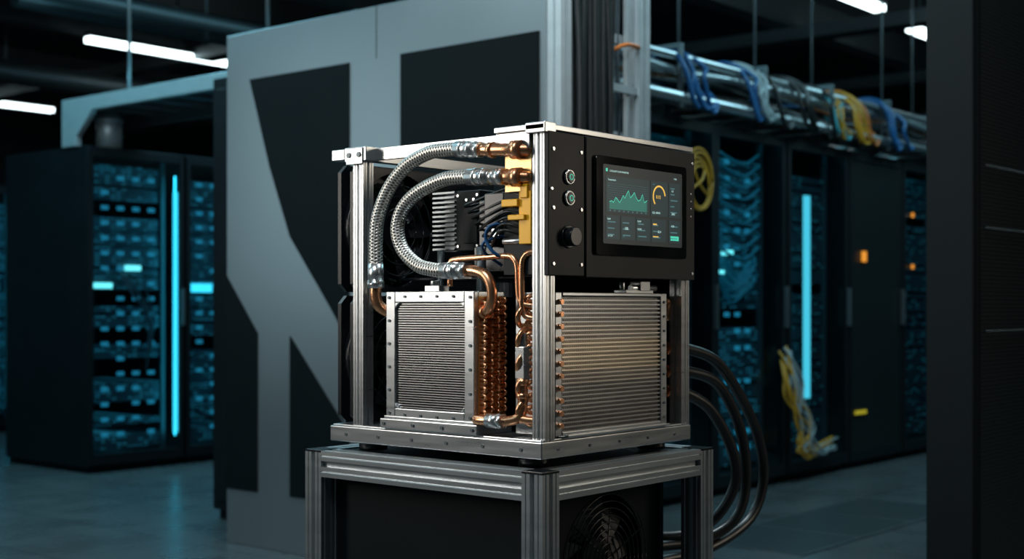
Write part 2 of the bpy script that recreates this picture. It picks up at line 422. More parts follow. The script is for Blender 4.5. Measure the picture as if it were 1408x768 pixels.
runs("black_cables", RUBBER, 18, .028); runs("grey_cables", GREYC, 8, .022); runs("steel_conduits", ALU2, 2, .024); runs("blue_cables", BLUEC, 1, .011); runs("copper_lines", COPPER, 2, .013)
for nm, mt, xc, n, sp, rad in (("blue_loops", BLUEC, 4.22, 4, .05, .014), ("white_loops", WHTC, 4.97, 4, .08, .014), ("blue_loops_b", BLUEC, 4.80, 2, .05, .012), ("teal_loops", CYANC, 5.85, 3, .10, .010), ("yellow_loops", YELC, 6.1, 8, .25, .010), ("orange_loops", ORNC, 6.3, 2, .2, .009), ("blue_loops_c", BLUEC, 6.75, 5, .16, .015), ("black_loops", RUBBER, 5.4, 7, .4, .013)):
    g = G(nm, r, mt)
    for k in range(n):
        x = xc + random.uniform(-sp, sp); q = random.uniform(-.07, .07); q2 = random.uniform(-.08, .08); wd = random.uniform(.03, .16)
        g.tube([(x - .15 + q2, 2.62, 2.42 + q * .3), (x - .08, 2.44, 2.46 + q * .4), (x - .02 + q2, 2.325, 2.38 + q * .5), (x + q * .5, 2.30, 2.24 + q2), (x + wd, 2.32, 2.14 + abs(q)), (x + wd + .08, 2.34, 2.20), (x + wd + .12 + q, 2.45, 2.30)], rad, 6, 5)
    g.done()

# ------------------------------------------------------------------ partition slab with N graphic
r = root("graphic_partition_panel", (1.99, 2.45, 0)); yy = 3.392
G("silver_slab", r, MONO, .004).box(1.922, 2.03, yy - 1.874, yy, 0, 2.317).done()
g = G("black_graphic_inlay", r, BLACKM)
def inlay(pts): g.prism([(yy - t, z) for t, z in pts], 'x', 1.916, 1.9225)
inlay([(.17, 2.1), (.8185, 2.1), (.8185, .93), (.70, 1.08), (.444, 1.385), (.307, 1.70)])
inlay([(1.122, 2.1), (1.84, 2.1), (1.84, .25), (1.122, .25)])
inlay([(.0, 1.223), (.2224, .96), (.2224, .25), (.0, .25)])
inlay([(.444, .95), (.8185, .55), (.8185, .25), (.444, .25)])
g.done()
G("panel_seam", r, BLACKM).box(1.921, 1.9225, yy - .98, yy - .977, 2.1, 2.317).done()
r = root("equipment_cabinet", (2.6, 3.5, 0))
g = G("body", r, BLACK, .005); g.box(2.316, 2.9, 3.45, 4.007, .05, 2.24); g.done()
G("plinth", r, BLACKM).box(2.34, 2.88, 3.47, 3.98, 0, .05).done()
g = G("door", r, BLACK, .003); g.box(2.30, 2.316, 3.5, 3.96, .1, 2.18); g.done()

# ------------------------------------------------------------------ vertical cable tower
r = root("vertical_cable_ladder", (1.95, 1.3, 0))
g = G("side_posts", r, ALUL)
g.ext('z', 0, H, 1.72, 1.3, .06); g.ext('z', 0, H, 2.19, 1.3, .07); g.done()
g = G("inner_posts", r, ALUL); g.ext('z', 0, H, 2.02, 1.36, .03); g.box(2.10, 2.11, 1.28, 1.30, 0, H); g.done()
g = G("rungs", r, ALUL)
for i in range(11): z = .25 + i * .36; g.box(1.75, 2.155, 1.325, 1.345, z, z + .035)
for i in range(7): z = .36 + i * .5; g.box(2.0, 2.155, 1.27, 1.29, z, z + .028); g.box(1.98, 2.0, 1.27, 1.29, z - .01, z + .04)
g.done()
g = G("black_cables", r, RUBBER)
for k in range(16):
    x = 1.765 + (k % 8) * .028; y = 1.25 + (k // 8) * .03
    g.tube([(x + random.uniform(-.008, .008), y + random.uniform(-.01, .01), z) for z in (0, .6, 1.2, 1.8, 2.3, 2.8, 3.4, H)], .012, 8, 4)
g.done()
g = G("grey_cables", r, GREYC)
for k in range(5):
    x = 2.04 + k * .02
    g.tube([(x + random.uniform(-.01, .01), 1.33 + random.uniform(-.01, .01), z) for z in (0, .6, 1.2, 1.8, 2.4, 3.0, H)], .007, 6, 4)
g.done()
G("orange_cable", r, ORNC).tube([(1.98, 1.27, 2.0), (2.05, 1.25, 2.03), (2.14, 1.26, 2.035), (2.17, 1.3, 2.04)], .008, 8, 6).done()

# ------------------------------------------------------------------ overhead duct frame (left)
r = root("overhead_duct_frame", (2.95, 5.5, 2.3)); ys, ye = 6.366, 4.0
g = G("fascia", r, ALUL, .004)
g.prism([(ys, 2.12), (ys, 2.43), (ye, 2.43), (ye, 2.34), (ys - .36, 2.34), (ys - .17, 2.12 + .06), (ys - .17, 2.12)], 'x', 2.90, 2.94)
g.done()
g = G("top_tray", r, ALUD); g.box(2.94, 3.4, ye, ys, 2.39, 2.43); g.box(3.4, 3.43, ye, ys, 2.3, 2.43); g.done()
g = G("lattice", r, ALU2)
for k in range(8): y = ye + .1 + k * .28; g.box(2.94, 3.4, y, y + .03, 2.36, 2.39)
g.done()
g = G("duct_collar", r, ALUL); g.cyl((3.15, 6.2, 2.12), (3.15, 6.2, 2.36), .085, 24); g.cyl((3.15, 6.2, 2.30), (3.15, 6.2, 2.32), .095, 24); g.done()
g = G("hanger_rods", r, ALU2); g.cyl((3.0, 5.75, 2.43), (3.0, 5.75, H), .012, 10); g.cyl((3.0, 4.4, 2.43), (3.0, 4.4, H), .012, 10); g.done()

# ------------------------------------------------------------------ right foreground perforated cabinet
r = root("perforated_cabinet", (2.6, 0.03, 0))
G("side_panel", r, BLACKM, .004).box(1.997, 2.03, -.046, .10, 0, 2.6).done()
g = G("frame", r, BLACKM, .003)
g.box(2.03, 3.3, .06, .10, 0, 2.6); g.box(2.03, 2.06, -.046, .06, 0, 2.6); g.box(3.27, 3.3, -.046, .06, 0, 2.6); g.box(2.06, 3.27, -.046, .06, 0, .1); g.box(2.06, 3.27, -.046, .06, 2.5, 2.6)
g.done()
G("perforated_door", r, MESH).box(2.06, 3.27, -.04, -.03, .1, 2.5).done()
g = G("door_chains", r, ALUD)
for z in (1.005, 1.32, 1.51):
    for k in range(60):
        x = 2.10 + k * .0195
        g.tube([(x, -.046, z), (x + .006, -.049, z + .003), (x + .013, -.046, z), (x + .006, -.043, z - .003), (x, -.046, z)], .0014, 5, 2)
g.done()
# floor vents
for x, y in ((3.9, 1.2), (3.3, 1.2), (4.5, 1.2)):
    r = root("floor_vent", (x + .3, y + .3, 0))
    G("frame", r, ALUD).box(x + .005, x + .595, y + .005, y + .595, 0, .004).done()
    G("perforated_tile", r, VENT).box(x + .03, x + .57, y + .03, y + .57, .004, .006).done()

# ------------------------------------------------------------------ equipment stand
r = root("aluminum_equipment_stand", (.26, .295, 0)); a0, a1, b0, b1 = -.035, .556, -.03, .62; w = .05; zt, zb = .775, .72
g = G("legs", r, ALU2)
for x in (a0 + w / 2, a1 - w / 2):
    for y in (b0 + w / 2, b1 - w / 2): g.ext('z', .03, zt - .004, x, y, w)
g.done()
g = G("top_rails", r, ALU2)
for y in (b0 + w / 2, b1 - w / 2): g.ext('x', a0 + w, a1 - w, y, (zt + zb) / 2, w, zt - zb)
for x in (a0 + w / 2, a1 - w / 2): g.ext('y', b0 + w, b1 - w, x, (zt + zb) / 2, w, zt - zb)
for y in (b0 + w / 2, b1 - w / 2): g.ext('x', a0 + w, a1 - w, y, .14, w, .05)
for x in (a0 + w / 2, a1 - w / 2): g.ext('y', b0 + w, b1 - w, x, .14, w, .05)
g.done()
g = G("end_caps", r, PLAST, .001)
for x in (a0, a1 - w):
    for y in (b0, b1 - w): g.box(x, x + w, y, y + w, zt - .004, zt + .001)
g.done()
g = G("leveling_feet", r, RUBBER)
for x in (a0 + w / 2, a1 - w / 2):
    for y in (b0 + w / 2, b1 - w / 2): g.cyl((x, y, 0), (x, y, .03), .025, 20)
g.done()
G("table_board", r, BLACK).box(a0 + w, a1 - w, b0 + w, b1 - w, .755, .772).done()
g = G("lower_chassis", r, BLACKM)
g.box(.010, .014, .02, .57, .165, .72)
g.box(.075, .09, .055, .55, .17, .715); g.box(.475, .49, .055, .55, .17, .715); g.box(.09, .475, .535, .55, .17, .715)
g.holeplate(.2825, .56, .1925, .15, .135, .06, .07)
g.box(.09, .475, .06, .07, .17, .41); g.box(.09, .475, .06, .07, .71, .715); g.box(.06, .50, .04, .57, .165, .175)
g.done()
g = G("fan_guard", r, PLAST)
for k in range(9):
    rr = .02 + k * .0145
    g.tube([(.2825 + rr * math.cos(2 * math.pi * j / 24), .052, .56 + rr * math.sin(2 * math.pi * j / 24)) for j in range(25)], .0014, 6, 2)
for k in range(3):
    a = k * math.pi / 3 + .4
    g.cyl((.2825 - .138 * math.cos(a), .056, .56 - .138 * math.sin(a)), (.2825 + .138 * math.cos(a), .056, .56 + .138 * math.sin(a)), .0018, 6)
g.done()

def fan_rotor(g, cx, cz, R, yc, nb=9):
    g.cyl((cx, yc - .015, cz), (cx, yc + .015, cz), R * .32, 32)
    for b in range(nb):
        a0_ = 2 * math.pi * b / nb; rows = []
        for i in range(6):
            t = i / 5; rr = R * (.3 + .65 * t); wd = .30 + .10 * t; tw = .012
            pa = a0_ + .35 * t; row = []
            for sgn in (-1, 1):
                a = pa + sgn * wd; row.append(Vector((cx + rr * math.cos(a), yc + sgn * tw, cz + rr * math.sin(a))))
            rows.append(row)
        for i in range(5):
            (p, q), (p2, q2) = rows[i], rows[i + 1]; d = Vector((0, .002, 0))
            g.hexa([p, q, q2, p2, p + d, q + d, q2 + d, p2 + d])
g = G("fan_rotor", r, PLAST); fan_rotor(g, .2825, .56, .13, .10); g.done()

# ------------------------------------------------------------------ cooling unit
U = root("liquid_cooling_unit", (.256, .29, .775))
zb0, zb1 = .794, .826
g = G("base_plate", U, ALU, .002); g.box(0, .513, 0, .58, zb0, zb1); g.box(.004, .509, .004, .576, zb1, zb1 + .004); g.done()
g = G("rubber_feet", U, RUBBER)
for x in (.05, .45):
    for y in (.06, .5): g.cyl((x, y, .776), (x, y, zb0), .03, 24)
g.done()
g = G("base_bolts", U, ALUD)
for k in range(6):
    y = .05 + k * .096; g.cyl((-.002, y, .810), (.001, y, .810), .0035, 10)
for k in range(5):
    x = .05 + k * .1; g.cyl((x, -.002, .810), (x, .001, .810), .003, 10)
g.done()
pw = .030
g = G("corner_posts", U, ALU)
g.ext('z', zb1, 1.415, .012 + pw / 2, .002 + pw / 2, pw); g.ext('z', zb1, 1.40, .483 + pw / 2, .004 + pw / 2, pw)
g.ext('z', zb1, 1.385, .008 + pw / 2, .487 + pw / 2, pw); g.ext('z', zb1, 1.385, .483 + pw / 2, .487 + pw / 2, pw)
g.done()
g = G("top_frame_rails", U, ALU)
g.box(.03, .045, .10, .487, 1.388, 1.412); g.box(.485, .505, .10, .487, 1.388, 1.412); g.box(.038, .483, .49, .512, 1.388, 1.410)
g.box(.038, .49, .55, .565, 1.395, 1.408); g.done()
g = G("corner_bracket", U, ALU, .002)
g.box(.0, .05, .47, .535, 1.385, 1.415); g.box(-.003, .0, .478, .528, 1.378, 1.413); g.box(.0, .03, .535, .575, 1.39, 1.413); g.done()
g = G("bracket_bolts", U, ALUD)
for y in (.488, .518): g.cyl((-.006, y, 1.398), (-.003, y, 1.398), .006, 6)
g.done()
g = G("rear_panel", U, BLACKM); g.box(.495, .5, .03, .49, .83, 1.385); g.box(.05, .48, .3, .304, .83, 1.1); g.done()
g = G("inner_tray", U, BLACK, .001); g.box(.10, .48, .12, .47, 1.135, 1.14); g.box(.45, .49, .10, .47, 1.15, 1.37); g.done()

# fans (left end)
g = G("fan_housings", U, PLAST)
fc = [(.155, .967), (.155, 1.247)]
for cx, cz in fc:
    g.holeplate(cx, cz, .138, .136, .126, .528, .536); g.holeplate(cx, cz, .138, .136, .126, .564, .574)
    g.tube([(cx + .129 * math.cos(2 * math.pi * j / 32), .55, cz + .129 * math.sin(2 * math.pi * j / 32)) for j in range(33)], .004, 6, 1)
    n = 48
    for k in range(n):
        a = 2 * math.pi * k / n; b = 2 * math.pi * (k + 1) / n
        p = lambda an, rr, y: (cx + rr * math.cos(an), y, cz + rr * math.sin(an))
        g.hexa([p(a, .126, .534), p(b, .126, .534), p(b, .130, .534), p(a, .130, .534), p(a, .126, .566), p(b, .126, .566), p(b, .130, .566), p(a, .130, .566)])
g.done()
g = G("fan_rotors", U, PLAST)
for cx, cz in fc: fan_rotor(g, cx, cz, .122, .55)
g.done()
g = G("fan_struts", U, PLAST)
for cx, cz in fc:
    for k in range(4):
        a = k * math.pi / 2 + .5
        g.cyl((cx, .571, cz), (cx + .128 * math.cos(a), .571, cz + .128 * math.sin(a)), .005, 8)
    for rr in (.05, .075, .10):
        g.tube([(cx + rr * math.cos(2 * math.pi * j / 24), .525, cz + rr * math.sin(2 * math.pi * j / 24)) for j in range(25)], .0016, 5, 2)
    g.cyl((cx, .575, cz), (cx, .580, cz), .127, 40)
g.done()
g = G("fan_side_blank", U, PLAST); g.box(.30, .49, .54, .56, .83, 1.385); g.done()

# control box
g = G("control_box_lid", U, ALU, .0015); g.box(0, .513, -.006, .118, 1.411, 1.422); g.box(.0, .034, -.008, .04, 1.405, 1.425); g.box(.006, .012, .034, .118, 1.378, 1.411); g.done()
g = G("control_box_body", U, BLACK, .001); g.box(.045, .505, .034, .115, 1.14, 1.41); g.done()
g = G("control_front_plate", U, BLACK, .0015); g.box(.008, .119, -.010, .001, 1.138, 1.408); g.box(.121, .508, -.013, .001, 1.136, 1.408); g.done()
g = G("panel_screws", U, ALUP)
for x in (.022, .108):
    for z in (1.375, 1.265, 1.160): g.cyl((x, -.0125, z), (x, -.0095, z), .0034, 10)
for x, z in ((.013, 1.3), (.497, 1.385), (.497, 1.15)): g.cyl((x, -.0155, z), (x, -.012, z), .003, 10)
for i in range(4): z = 1.32 - i * .016; g.cyl((.492, -.0145, z), (.492, -.012, z), .0018, 8)
g.done()
g = G("button_rings", U, ALUP)
for z in (1.325, 1.285):
    g.tube([(.068 + .0125 * math.cos(2 * math.pi * j / 20), -.014, z + .0125 * math.sin(2 * math.pi * j / 20)) for j in range(21)], .0022, 8, 2)
g.done()
g = G("push_buttons", U, PLAST, .001)
for z in (1.325, 1.285): g.cyl((.068, -.018, z), (.068, -.009, z), .0105, 24)
g.done()
g = G("button_icons", U, S_GRN)
for z in (1.325, 1.285):
    g.tube([(.068 + .005 * math.cos(2 * math.pi * j / 12), -.0184, z + .005 * math.sin(2 * math.pi * j / 12)) for j in range(13)], .0006, 5, 2)
g.done()
g = G("rotary_knob", U, PLAST, .0015); g.cyl((.068, -.014, 1.212), (.068, -.009, 1.212), .022, 32); g.cyl((.068, -.030, 1.212), (.068, -.014, 1.212), .018, 32); g.done()

# screen
def rrect(x0, x1, z0, z1, r_, n=5):
    o = []
    for cx, cz, s in ((x1 - r_, z1 - r_, 0), (x0 + r_, z1 - r_, 1), (x0 + r_, z0 + r_, 2), (x1 - r_, z0 + r_, 3)):
        for k in range(n + 1): a = (s + k / n) * math.pi / 2; o.append((cx + r_ * math.cos(a), cz + r_ * math.sin(a)))
    return o
GLOSS = pmat("black_glass_bezel", (0.003, 0.004, 0.005), 0, 0.12, 0.1)
g = G("screen_bezel", U, GLOSS, .001); g.prism(rrect(.144, .466, 1.180, 1.374, .008), 'y', -.020, -.012); g.done()
sx0, sx1, sz0, sz1 = .166, .447, 1.203, 1.358
g = G("screen_display", U, S_BG); g.prism(rrect(sx0, sx1, sz0, sz1, .004), 'y', -.0206, -.020); g.done()
sw, sh = sx1 - sx0, sz1 - sz0
def sq(g, u0, u1, v0, v1, lay=0): g.box(sx0 + u0 * sw, sx0 + u1 * sw, -.0212 - lay * .0002, -.0206, sz0 + v0 * sh, sz0 + v1 * sh)
g = G("screen_tiles", U, S_PAN)
for a in ((.03, .56, .40, .86), (.58, .80, .40, .86), (.82, .97, .40, .86), (.03, .19, .06, .36), (.21, .38, .06, .36), (.40, .57, .06, .36), (.59, .78, .06, .36), (.82, .97, .06, .36)): sq(g, *a)
g.done()
g = G("screen_green_marks", U, S_GRN)
sq(g, .03, .05, .91, .95)
cx = [0, .06, .10, .16, .2, .26, .3, .36, .4, .45, .5, .55, .6, .66, .7, .76, .82, .88, .93, 1]; cz = [.3, .35, .28, .5, .45, .3, .4, .62, .5, .7, .85, .55, .65, .8, .6, .45, .5, .75, .4, .5]
CH = [(sx0 + (.07 + .46 * a) * sw, sz0 + (.44 + .30 * b) * sh) for a, b in zip(cx, cz)]
for (xa, za), (xb, zb_) in zip(CH, CH[1:]): g.hexa([(xa, -.0216, za - .0007), (xb, -.0216, zb_ - .0007), (xb, -.0212, zb_ - .0007), (xa, -.0212, za - .0007), (xa, -.0216, za + .0007), (xb, -.0216, zb_ + .0007), (xb, -.0212, zb_ + .0007), (xa, -.0212, za + .0007)])
sq(g, .84, .95, .09, .15, 1)
g.done()
g = G("screen_chart_fill", U, S_FILL)
for (xa, za), (xb, zb_) in zip(CH, CH[1:]): g.prism([(xa, sz0 + .44 * sh), (xb, sz0 + .44 * sh), (xb, zb_), (xa, za)], 'y', -.0213, -.0211)
g.done()
g = G("screen_gauge", U, S_YEL); gx, gz = sx0 + .69 * sw, sz0 + .66 * sh
for k in range(26):
    a = math.radians(225 - k * 10.4); b = math.radians(225 - (k + 1) * 10.4); q = lambda an, rr, y: (gx + rr * math.cos(an), y, gz + rr * math.sin(an))
    if k > 20: continue
    g.hexa([q(a, .0200, -.0216), q(b, .0200, -.0216), q(b, .0232, -.0216), q(a, .0232, -.0216), q(a, .0200, -.0212), q(b, .0200, -.0212), q(b, .0232, -.0212), q(a, .0232, -.0212)])
sq(g, .61, .66, .28, .30, 1); sq(g, .61, .68, .12, .135, 1)
g.done()
g = G("screen_dim_marks", U, S_DIM)
for k in range(12): sq(g, .05, .05 + .5, .455 + k * .028, .4565 + k * .028, 1)
for k in range(9): sq(g, .07 + .055 * k, .085 + .055 * k, .415, .43, 1)
for px_ in (.05, .23, .42, .61, .84):
    for k in range(3): sq(g, px_, px_ + random.uniform(.06, .11), .11 + k * .08, .125 + k * .08, 1)
for k in range(5): sq(g, .84, .84 + random.uniform(.05, .1), .46 + k * .08, .475 + k * .08, 1)
g.done()
def text(s, u, v, size, mat, nm="screen_text"):
    c = bpy.data.curves.new(nm, 'FONT'); c.body = s; c.size = size; c.extrude = .0001; c.materials.append(mat)
    o = bpy.data.objects.new(nm, c); COL.objects.link(o); o.parent = U
    o.rotation_euler = (math.radians(90), 0, 0); o.location = Vector((sx0 + u * sw, -.0218, sz0 + v * sh)) - U.location
text("COOLANT FLOW MONITOR", .07, .91, .005, S_TXT); text("Temperature", .05, .80, .005, S_TXT); text("24", .05, .72, .005, S_DIM)
text("0.12", .648, .635, .0095, S_YEL); text("032  00470", .60, .43, .0062, S_TXT); text("1.8", .85, .74, .006, S_TXT); text("3401", .85, .43, .007, S_TXT)
text("TEMP", .04, .30, .005, S_TXT); text("108", .25, .19, .008, S_TXT); text("PUMP", .41, .30, .005, S_TXT); text("FLOW", .41, .20, .005, S_TXT); text("82.4", .67, .18, .007, S_TXT); text("0.20", .85, .27, .006, S_TXT)
text("12:04", .88, .91, .005, S_TXT); text("Load", .60, .81, .0045, S_DIM); text("m 12.4", .05, .09, .0055, S_TXT); text("kPa", .23, .09, .0045, S_DIM)

# manifold side
g = G("manifold_plate", U, GOLDP, .001); g.box(.012, .045, .034, .100, 1.298, 1.408); g.done()
g = G("manifold_block", U, YEL, .0015); g.box(.010, .04, .034, .064, 1.198, 1.298); g.box(.003, .03, .062, .102, 1.270, 1.284); g.box(.003, .03, .045, .086, 1.244, 1.254); g.box(.006, .02, .040, .058, 1.285, 1.312); g.done()
g = G("manifold_inner", U, BLACK, .001); g.box(.02, .045, .036, .11, 1.14, 1.30); g.done()
g = G("valve_bodies", U, PLAST, .002); g.box(.02, .08, .11, .16, 1.235, 1.30); g.box(.05, .12, .16, .20, 1.20, 1.29); g.box(.08, .15, .12, .24, 1.15, 1.20); g.done()
g = G("control_wires_black", U, RUBBER)
for k in range(8):
    z = 1.215 + k * .012; g.tube([(.02, .06, z), (.0 + .004 * k, .10, z + .01), (.03, .15 + .01 * k, z - .02), (.08, .20, z - .01)], .003, 6, 5)
g.done()
g = G("control_wires_blue", U, BLUEC)
g.tube([(.03, .10, 1.24), (.0, .125, 1.235), (.0, .138, 1.21), (.01, .12, 1.18), (.06, .10, 1.165)], .0035, 8, 6)
g.tube([(.04, .11, 1.22), (.0, .14, 1.205), (.01, .15, 1.185), (.05, .14, 1.16)], .003, 8, 6); g.done()
g = G("sensor_plugs", U, ALU, .001); g.cyl((.02, .06, 1.205), (.02, .11, 1.205), .006, 14); g.cyl((.03, .05, 1.19), (.03, .085, 1.19), .008, 14); g.box(.03, .06, .13, .15, 1.215, 1.232); g.done()

# hoses on left face
hc = G("hose_copper_fittings", U, COPPER); hs = G("hose_steel_ferrules", U, ALUP); hb = G("braided_hoses", U, BRAID)
# hose 1
hb.tube([(0, .205, 1.389), (0, .245, 1.390), (0, .289, 1.387), (0, .35, 1.366), (0, .402, 1.322), (0, .434, 1.265), (0, .4406, 1.217), (0, .4406, 1.160)], .0142, 24, 14)
hs.cyl((0, .162, 1.3845), (0, .213, 1.389), .0160, 24); hs.cyl((0, .150, 1.383), (0, .163, 1.3845), .0172, 6)
for k in range(2): hs.cyl((0, .172 + k * .022, 1.3855 + k * .0018), (0, .180 + k * .022, 1.386 + k * .0018), .0172, 24)
hc.tube([(0.02, .040, 1.376), (.003, .07, 1.377), (0, .10, 1.379), (0, .152, 1.383)], .0125, 20, 4)
hc.cyl((0.004, .052, 1.3765), (0.0015, .072, 1.377), .018, 24); hc.cyl((0, .118, 1.380), (0, .128, 1.381), .0155, 24)
hs.cyl((0, .4406, 1.128), (0, .4406, 1.168), .0162, 24); hs.hexnut((0, .4406, 1.118), (0, .4406, 1.134), .018)
hc.tube([(0, .4406, 1.122), (0, .4406, 1.10), (.004, .436, 1.082), (.018, .425, 1.070), (.03, .405, 1.066)], .012, 18, 6)
# hose 2
hb.tube([(0, .175, 1.332), (0, .205, 1.333), (0, .2493, 1.331), (0, .319, 1.310), (0, .362, 1.279), (0, .378, 1.2376), (0, .362, 1.195), (0, .319, 1.163), (0, .275, 1.153), (0, .240, 1.1506)], .0142, 24, 14)
hs.cyl((0, .125, 1.329), (0, .183, 1.332), .0160, 24); hs.hexnut((0, .090, 1.3275), (0, .112, 1.328), .018); hs.cyl((0, .108, 1.328), (0, .13, 1.329), .014, 20)
for k in range(2): hs.cyl((0, .136 + k * .022, 1.3295 + k * .0012), (0, .144 + k * .022, 1.33 + k * .0012), .0172, 24)
hc.tube([(0.02, .040, 1.324), (.002, .07, 1.3255), (0, .095, 1.3275)], .0125, 20, 4); hc.cyl((0.004, .052, 1.3246), (0.0015, .072, 1.325), .018, 24)
hs.cyl((0, .200, 1.1504), (0, .250, 1.1508), .0160, 24); hs.hexnut((0, .184, 1.1498), (0, .203, 1.1504), .018)
for k in range(2): hs.cyl((0, .214 + k * .016, 1.1505), (0, .221 + k * .016, 1.1505), .0172, 24)
hc.tube([(0, .188, 1.150), (0, .163, 1.148), (0, .138, 1.139), (.0, .124, 1.118), (.002, .124, 1.092), (.008, .137, 1.074), (.02, .165, 1.067), (.03, .18, 1.066)], .0105, 18, 6)
hc.cyl((.012, .145, 1.0705), (.02, .163, 1.067), .0135, 18)
hc.done(); hs.done(); hb.done()

# copper piping
g = G("copper_pipes", U, COPPER)
g.tube([(.02, .25, 1.12), (.02, .25, 1.150), (.02, .248, 1.166), (.02, .236, 1.173), (.02, .15, 1.176), (.02, .100, 1.177), (.02, .084, 1.171), (.02, .076, 1.155), (.02, .074, 1.12), (.02, .070, 1.094), (.02, .055, 1.083), (.03, .021, 1.081)], .0058, 12, 5)
g.tube([(.025, .021, 1.183), (.02, .044, 1.182), (.018, .056, 1.175), (.016, .061, 1.158), (.016, .061, 1.10), (.016, .060, 1.076), (.018, .05, 1.060), (.026, .021, 1.056)], .0058, 12, 6)
g.tube([(.03, .055, 1.056), (.03, .058, 1.03), (.03, .058, 1.0)], .0055, 12, 4)
g.tube([(.02, .062, .942), (.02, .062, .90), (.018, .062, .880), (.012, .070, .866), (.005, .09, .861), (.002, .11, .860), (.002, .16, .860), (.02, .175, .862)], .0098, 16, 6)
g.tube([(.012, .075, .868), (.02, .045, .864), (.03, .015, .864)], .008, 14, 5)
g.cyl((.02, .062, .905), (.02, .062, .915), .013, 18); g.cyl((.02, .062, .930), (.02, .062, .942), .0125, 18)
g.done()
g = G("pipe_fittings", U, ALUP)
g.cyl((.002, .104, .8602), (.002, .134, .860), .014, 22); g.hexnut((.002, .095, .861), (.002, .106, .860), .0155); g.cyl((.03, .021, 1.086), (.03, .021, 1.074), .008, 12); g.done()
g = G("flow_sensor", U, ALU, .002); g.box(.01, .032, .050, .074, .942, 1.004); g.cyl((.02, .062, 1.0), (.02, .062, 1.03), .008, 14); g.done()

# left heat exchanger
L = G("left_exchanger_frame", U, ALU, .0018)
y0, y1, z0, z1 = .168, .4107, .85, 1.11
L.box(0, .012, y0, y0 + .026, z0, z1); L.box(0, .012, y1 - .026, y1, z0, z1); L.box(0, .012, y0 + .026, y1 - .026, z1 - .022, z1); L.box(0, .012, y0 + .026, y1 - .026, z0, z0 + .022)
for yy_, sy in ((y0 + .026, 1), (y1 - .026, -1)):
    for zz_, sz in ((z0 + .022, 1), (z1 - .022, -1)): L.prism([(yy_, zz_), (yy_ + sy * .012, zz_), (yy_, zz_ + sz * .012)], 'x', .0, .012)
L.box(.012, .09, y1 - .006, y1, z0, z1); L.box(.012, .09, y0, y0 + .004, z0, z1); L.box(.012, .09, y0 + .004, y1 - .006, z1 - .006, z1)
L.box(-.006, .10, y0 - .012, y1 + .012, .830, .850); L.box(-.002, .09, y0 - .002, y1 + .004, z0, z0 + .006)
L.done()
g = G("left_exchanger_core", U, BLACKM); g.box(.03, .088, y0 + .006, y1 - .008, z0 + .008, z1 - .008); g.done()
g = G("left_exchanger_fins", U, FINS)
n = 46
for k in range(n):
    z = z0 + .020 + k * (z1 - z0 - .040) / (n - 1); g.box(.006, .032, y0 + .02, y1 - .02, z - .0011, z + .0011)
g.done()
g = G("left_exchanger_bolts", U, ALUD)
for k in range(6):
    z = z0 + .012 + k * (z1 - z0 - .024) / 5
    for y in (y0 + .010, y1 - .010): g.cyl((-.0025, y, z), (.001, y, z), .0032, 10)
for k in range(1, 5):
    y = y0 + .01 + k * (y1 - y0 - .02) / 5
    for z in (z0 + .010, z1 - .010): g.cyl((-.0025, y, z), (.001, y, z), .0028, 10)
for y in (y0, y0 + .08, y0 + .16, y1): g.cyl((-.009, y, .84), (-.005, y, .84), .0035, 10)
g.done()
g = G("exchanger_top_ports", U, ALU, .001); g.box(.02, .05, .28, .32, 1.11, 1.122); g.cyl((.03, .30, 1.122), (.03, .30, 1.132), .01, 16); g.done()
g = G("left_exchanger_return_bends", U, COPPER)
for k in range(15):
    z = .872 + k * .0152
    for c in range(4):
        x = .018 + c * .020; zz = z + (.0076 if c % 2 else 0)
        g.tube([(x, y0 + .003, zz - .0042), (x, y0 - .010, zz - .0042), (x, y0 - .015, zz), (x, y0 - .010, zz + .0042), (x, y0 + .003, zz + .0042)], .0036, 8, 3)
g.done()
g = G("return_bend_plate", U, BRASS); g.box(.012, .092, y0 - .002, y0 + .0005, .858, 1.10); g.done()

# right heat exchanger
x0, x1, z0, z1 = .0439, .420, .834, 1.107
g = G("right_exchanger_frame", U, ALU, .0015)
g.box(x0, x0 + .020, .002, .10, z0, z1); g.box(x1 - .022, x1, .0, .10, z0, z1); g.box(x0 + .02, x1 - .022, .0, .10, z1 - .007, z1); g.box(x0 + .02, x1 - .022, .0, .10, z0, z0 + .007)
g.box(x0 + .03, x1 + .004, -.006, .10, z0 - .004, z0 + .001); g.done()
g = G("right_exchanger_core", U, BLACKM); g.box(x0 + .02, x1 - .022, .035, .09, z0 + .007, z1 - .007); g.done()
nr = 31; pitch = (z1 - z0 - .014) / nr
mats = {"cool": FINS, "painted_glow_edge": FINM, "painted_glow": FINW}
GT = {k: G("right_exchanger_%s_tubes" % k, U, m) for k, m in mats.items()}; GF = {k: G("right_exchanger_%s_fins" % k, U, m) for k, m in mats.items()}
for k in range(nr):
    z = z0 + .007 + k * pitch; kd = "painted_glow" if 14 <= k <= 20 else ("painted_glow_edge" if 11 <= k <= 24 else "cool")  # middle rows carry the painted warm glow, rows beside them a fainter step
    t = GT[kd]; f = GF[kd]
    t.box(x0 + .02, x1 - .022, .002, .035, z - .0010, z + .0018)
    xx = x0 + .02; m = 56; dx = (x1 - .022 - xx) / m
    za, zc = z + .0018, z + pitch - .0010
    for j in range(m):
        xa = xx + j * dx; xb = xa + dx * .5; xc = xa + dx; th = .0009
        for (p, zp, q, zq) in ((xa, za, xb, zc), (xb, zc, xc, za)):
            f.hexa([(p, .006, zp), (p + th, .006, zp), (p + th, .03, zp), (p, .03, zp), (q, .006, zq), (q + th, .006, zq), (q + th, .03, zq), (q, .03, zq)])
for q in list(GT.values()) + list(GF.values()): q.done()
g = G("right_exchanger_stubs", U, COPPER)
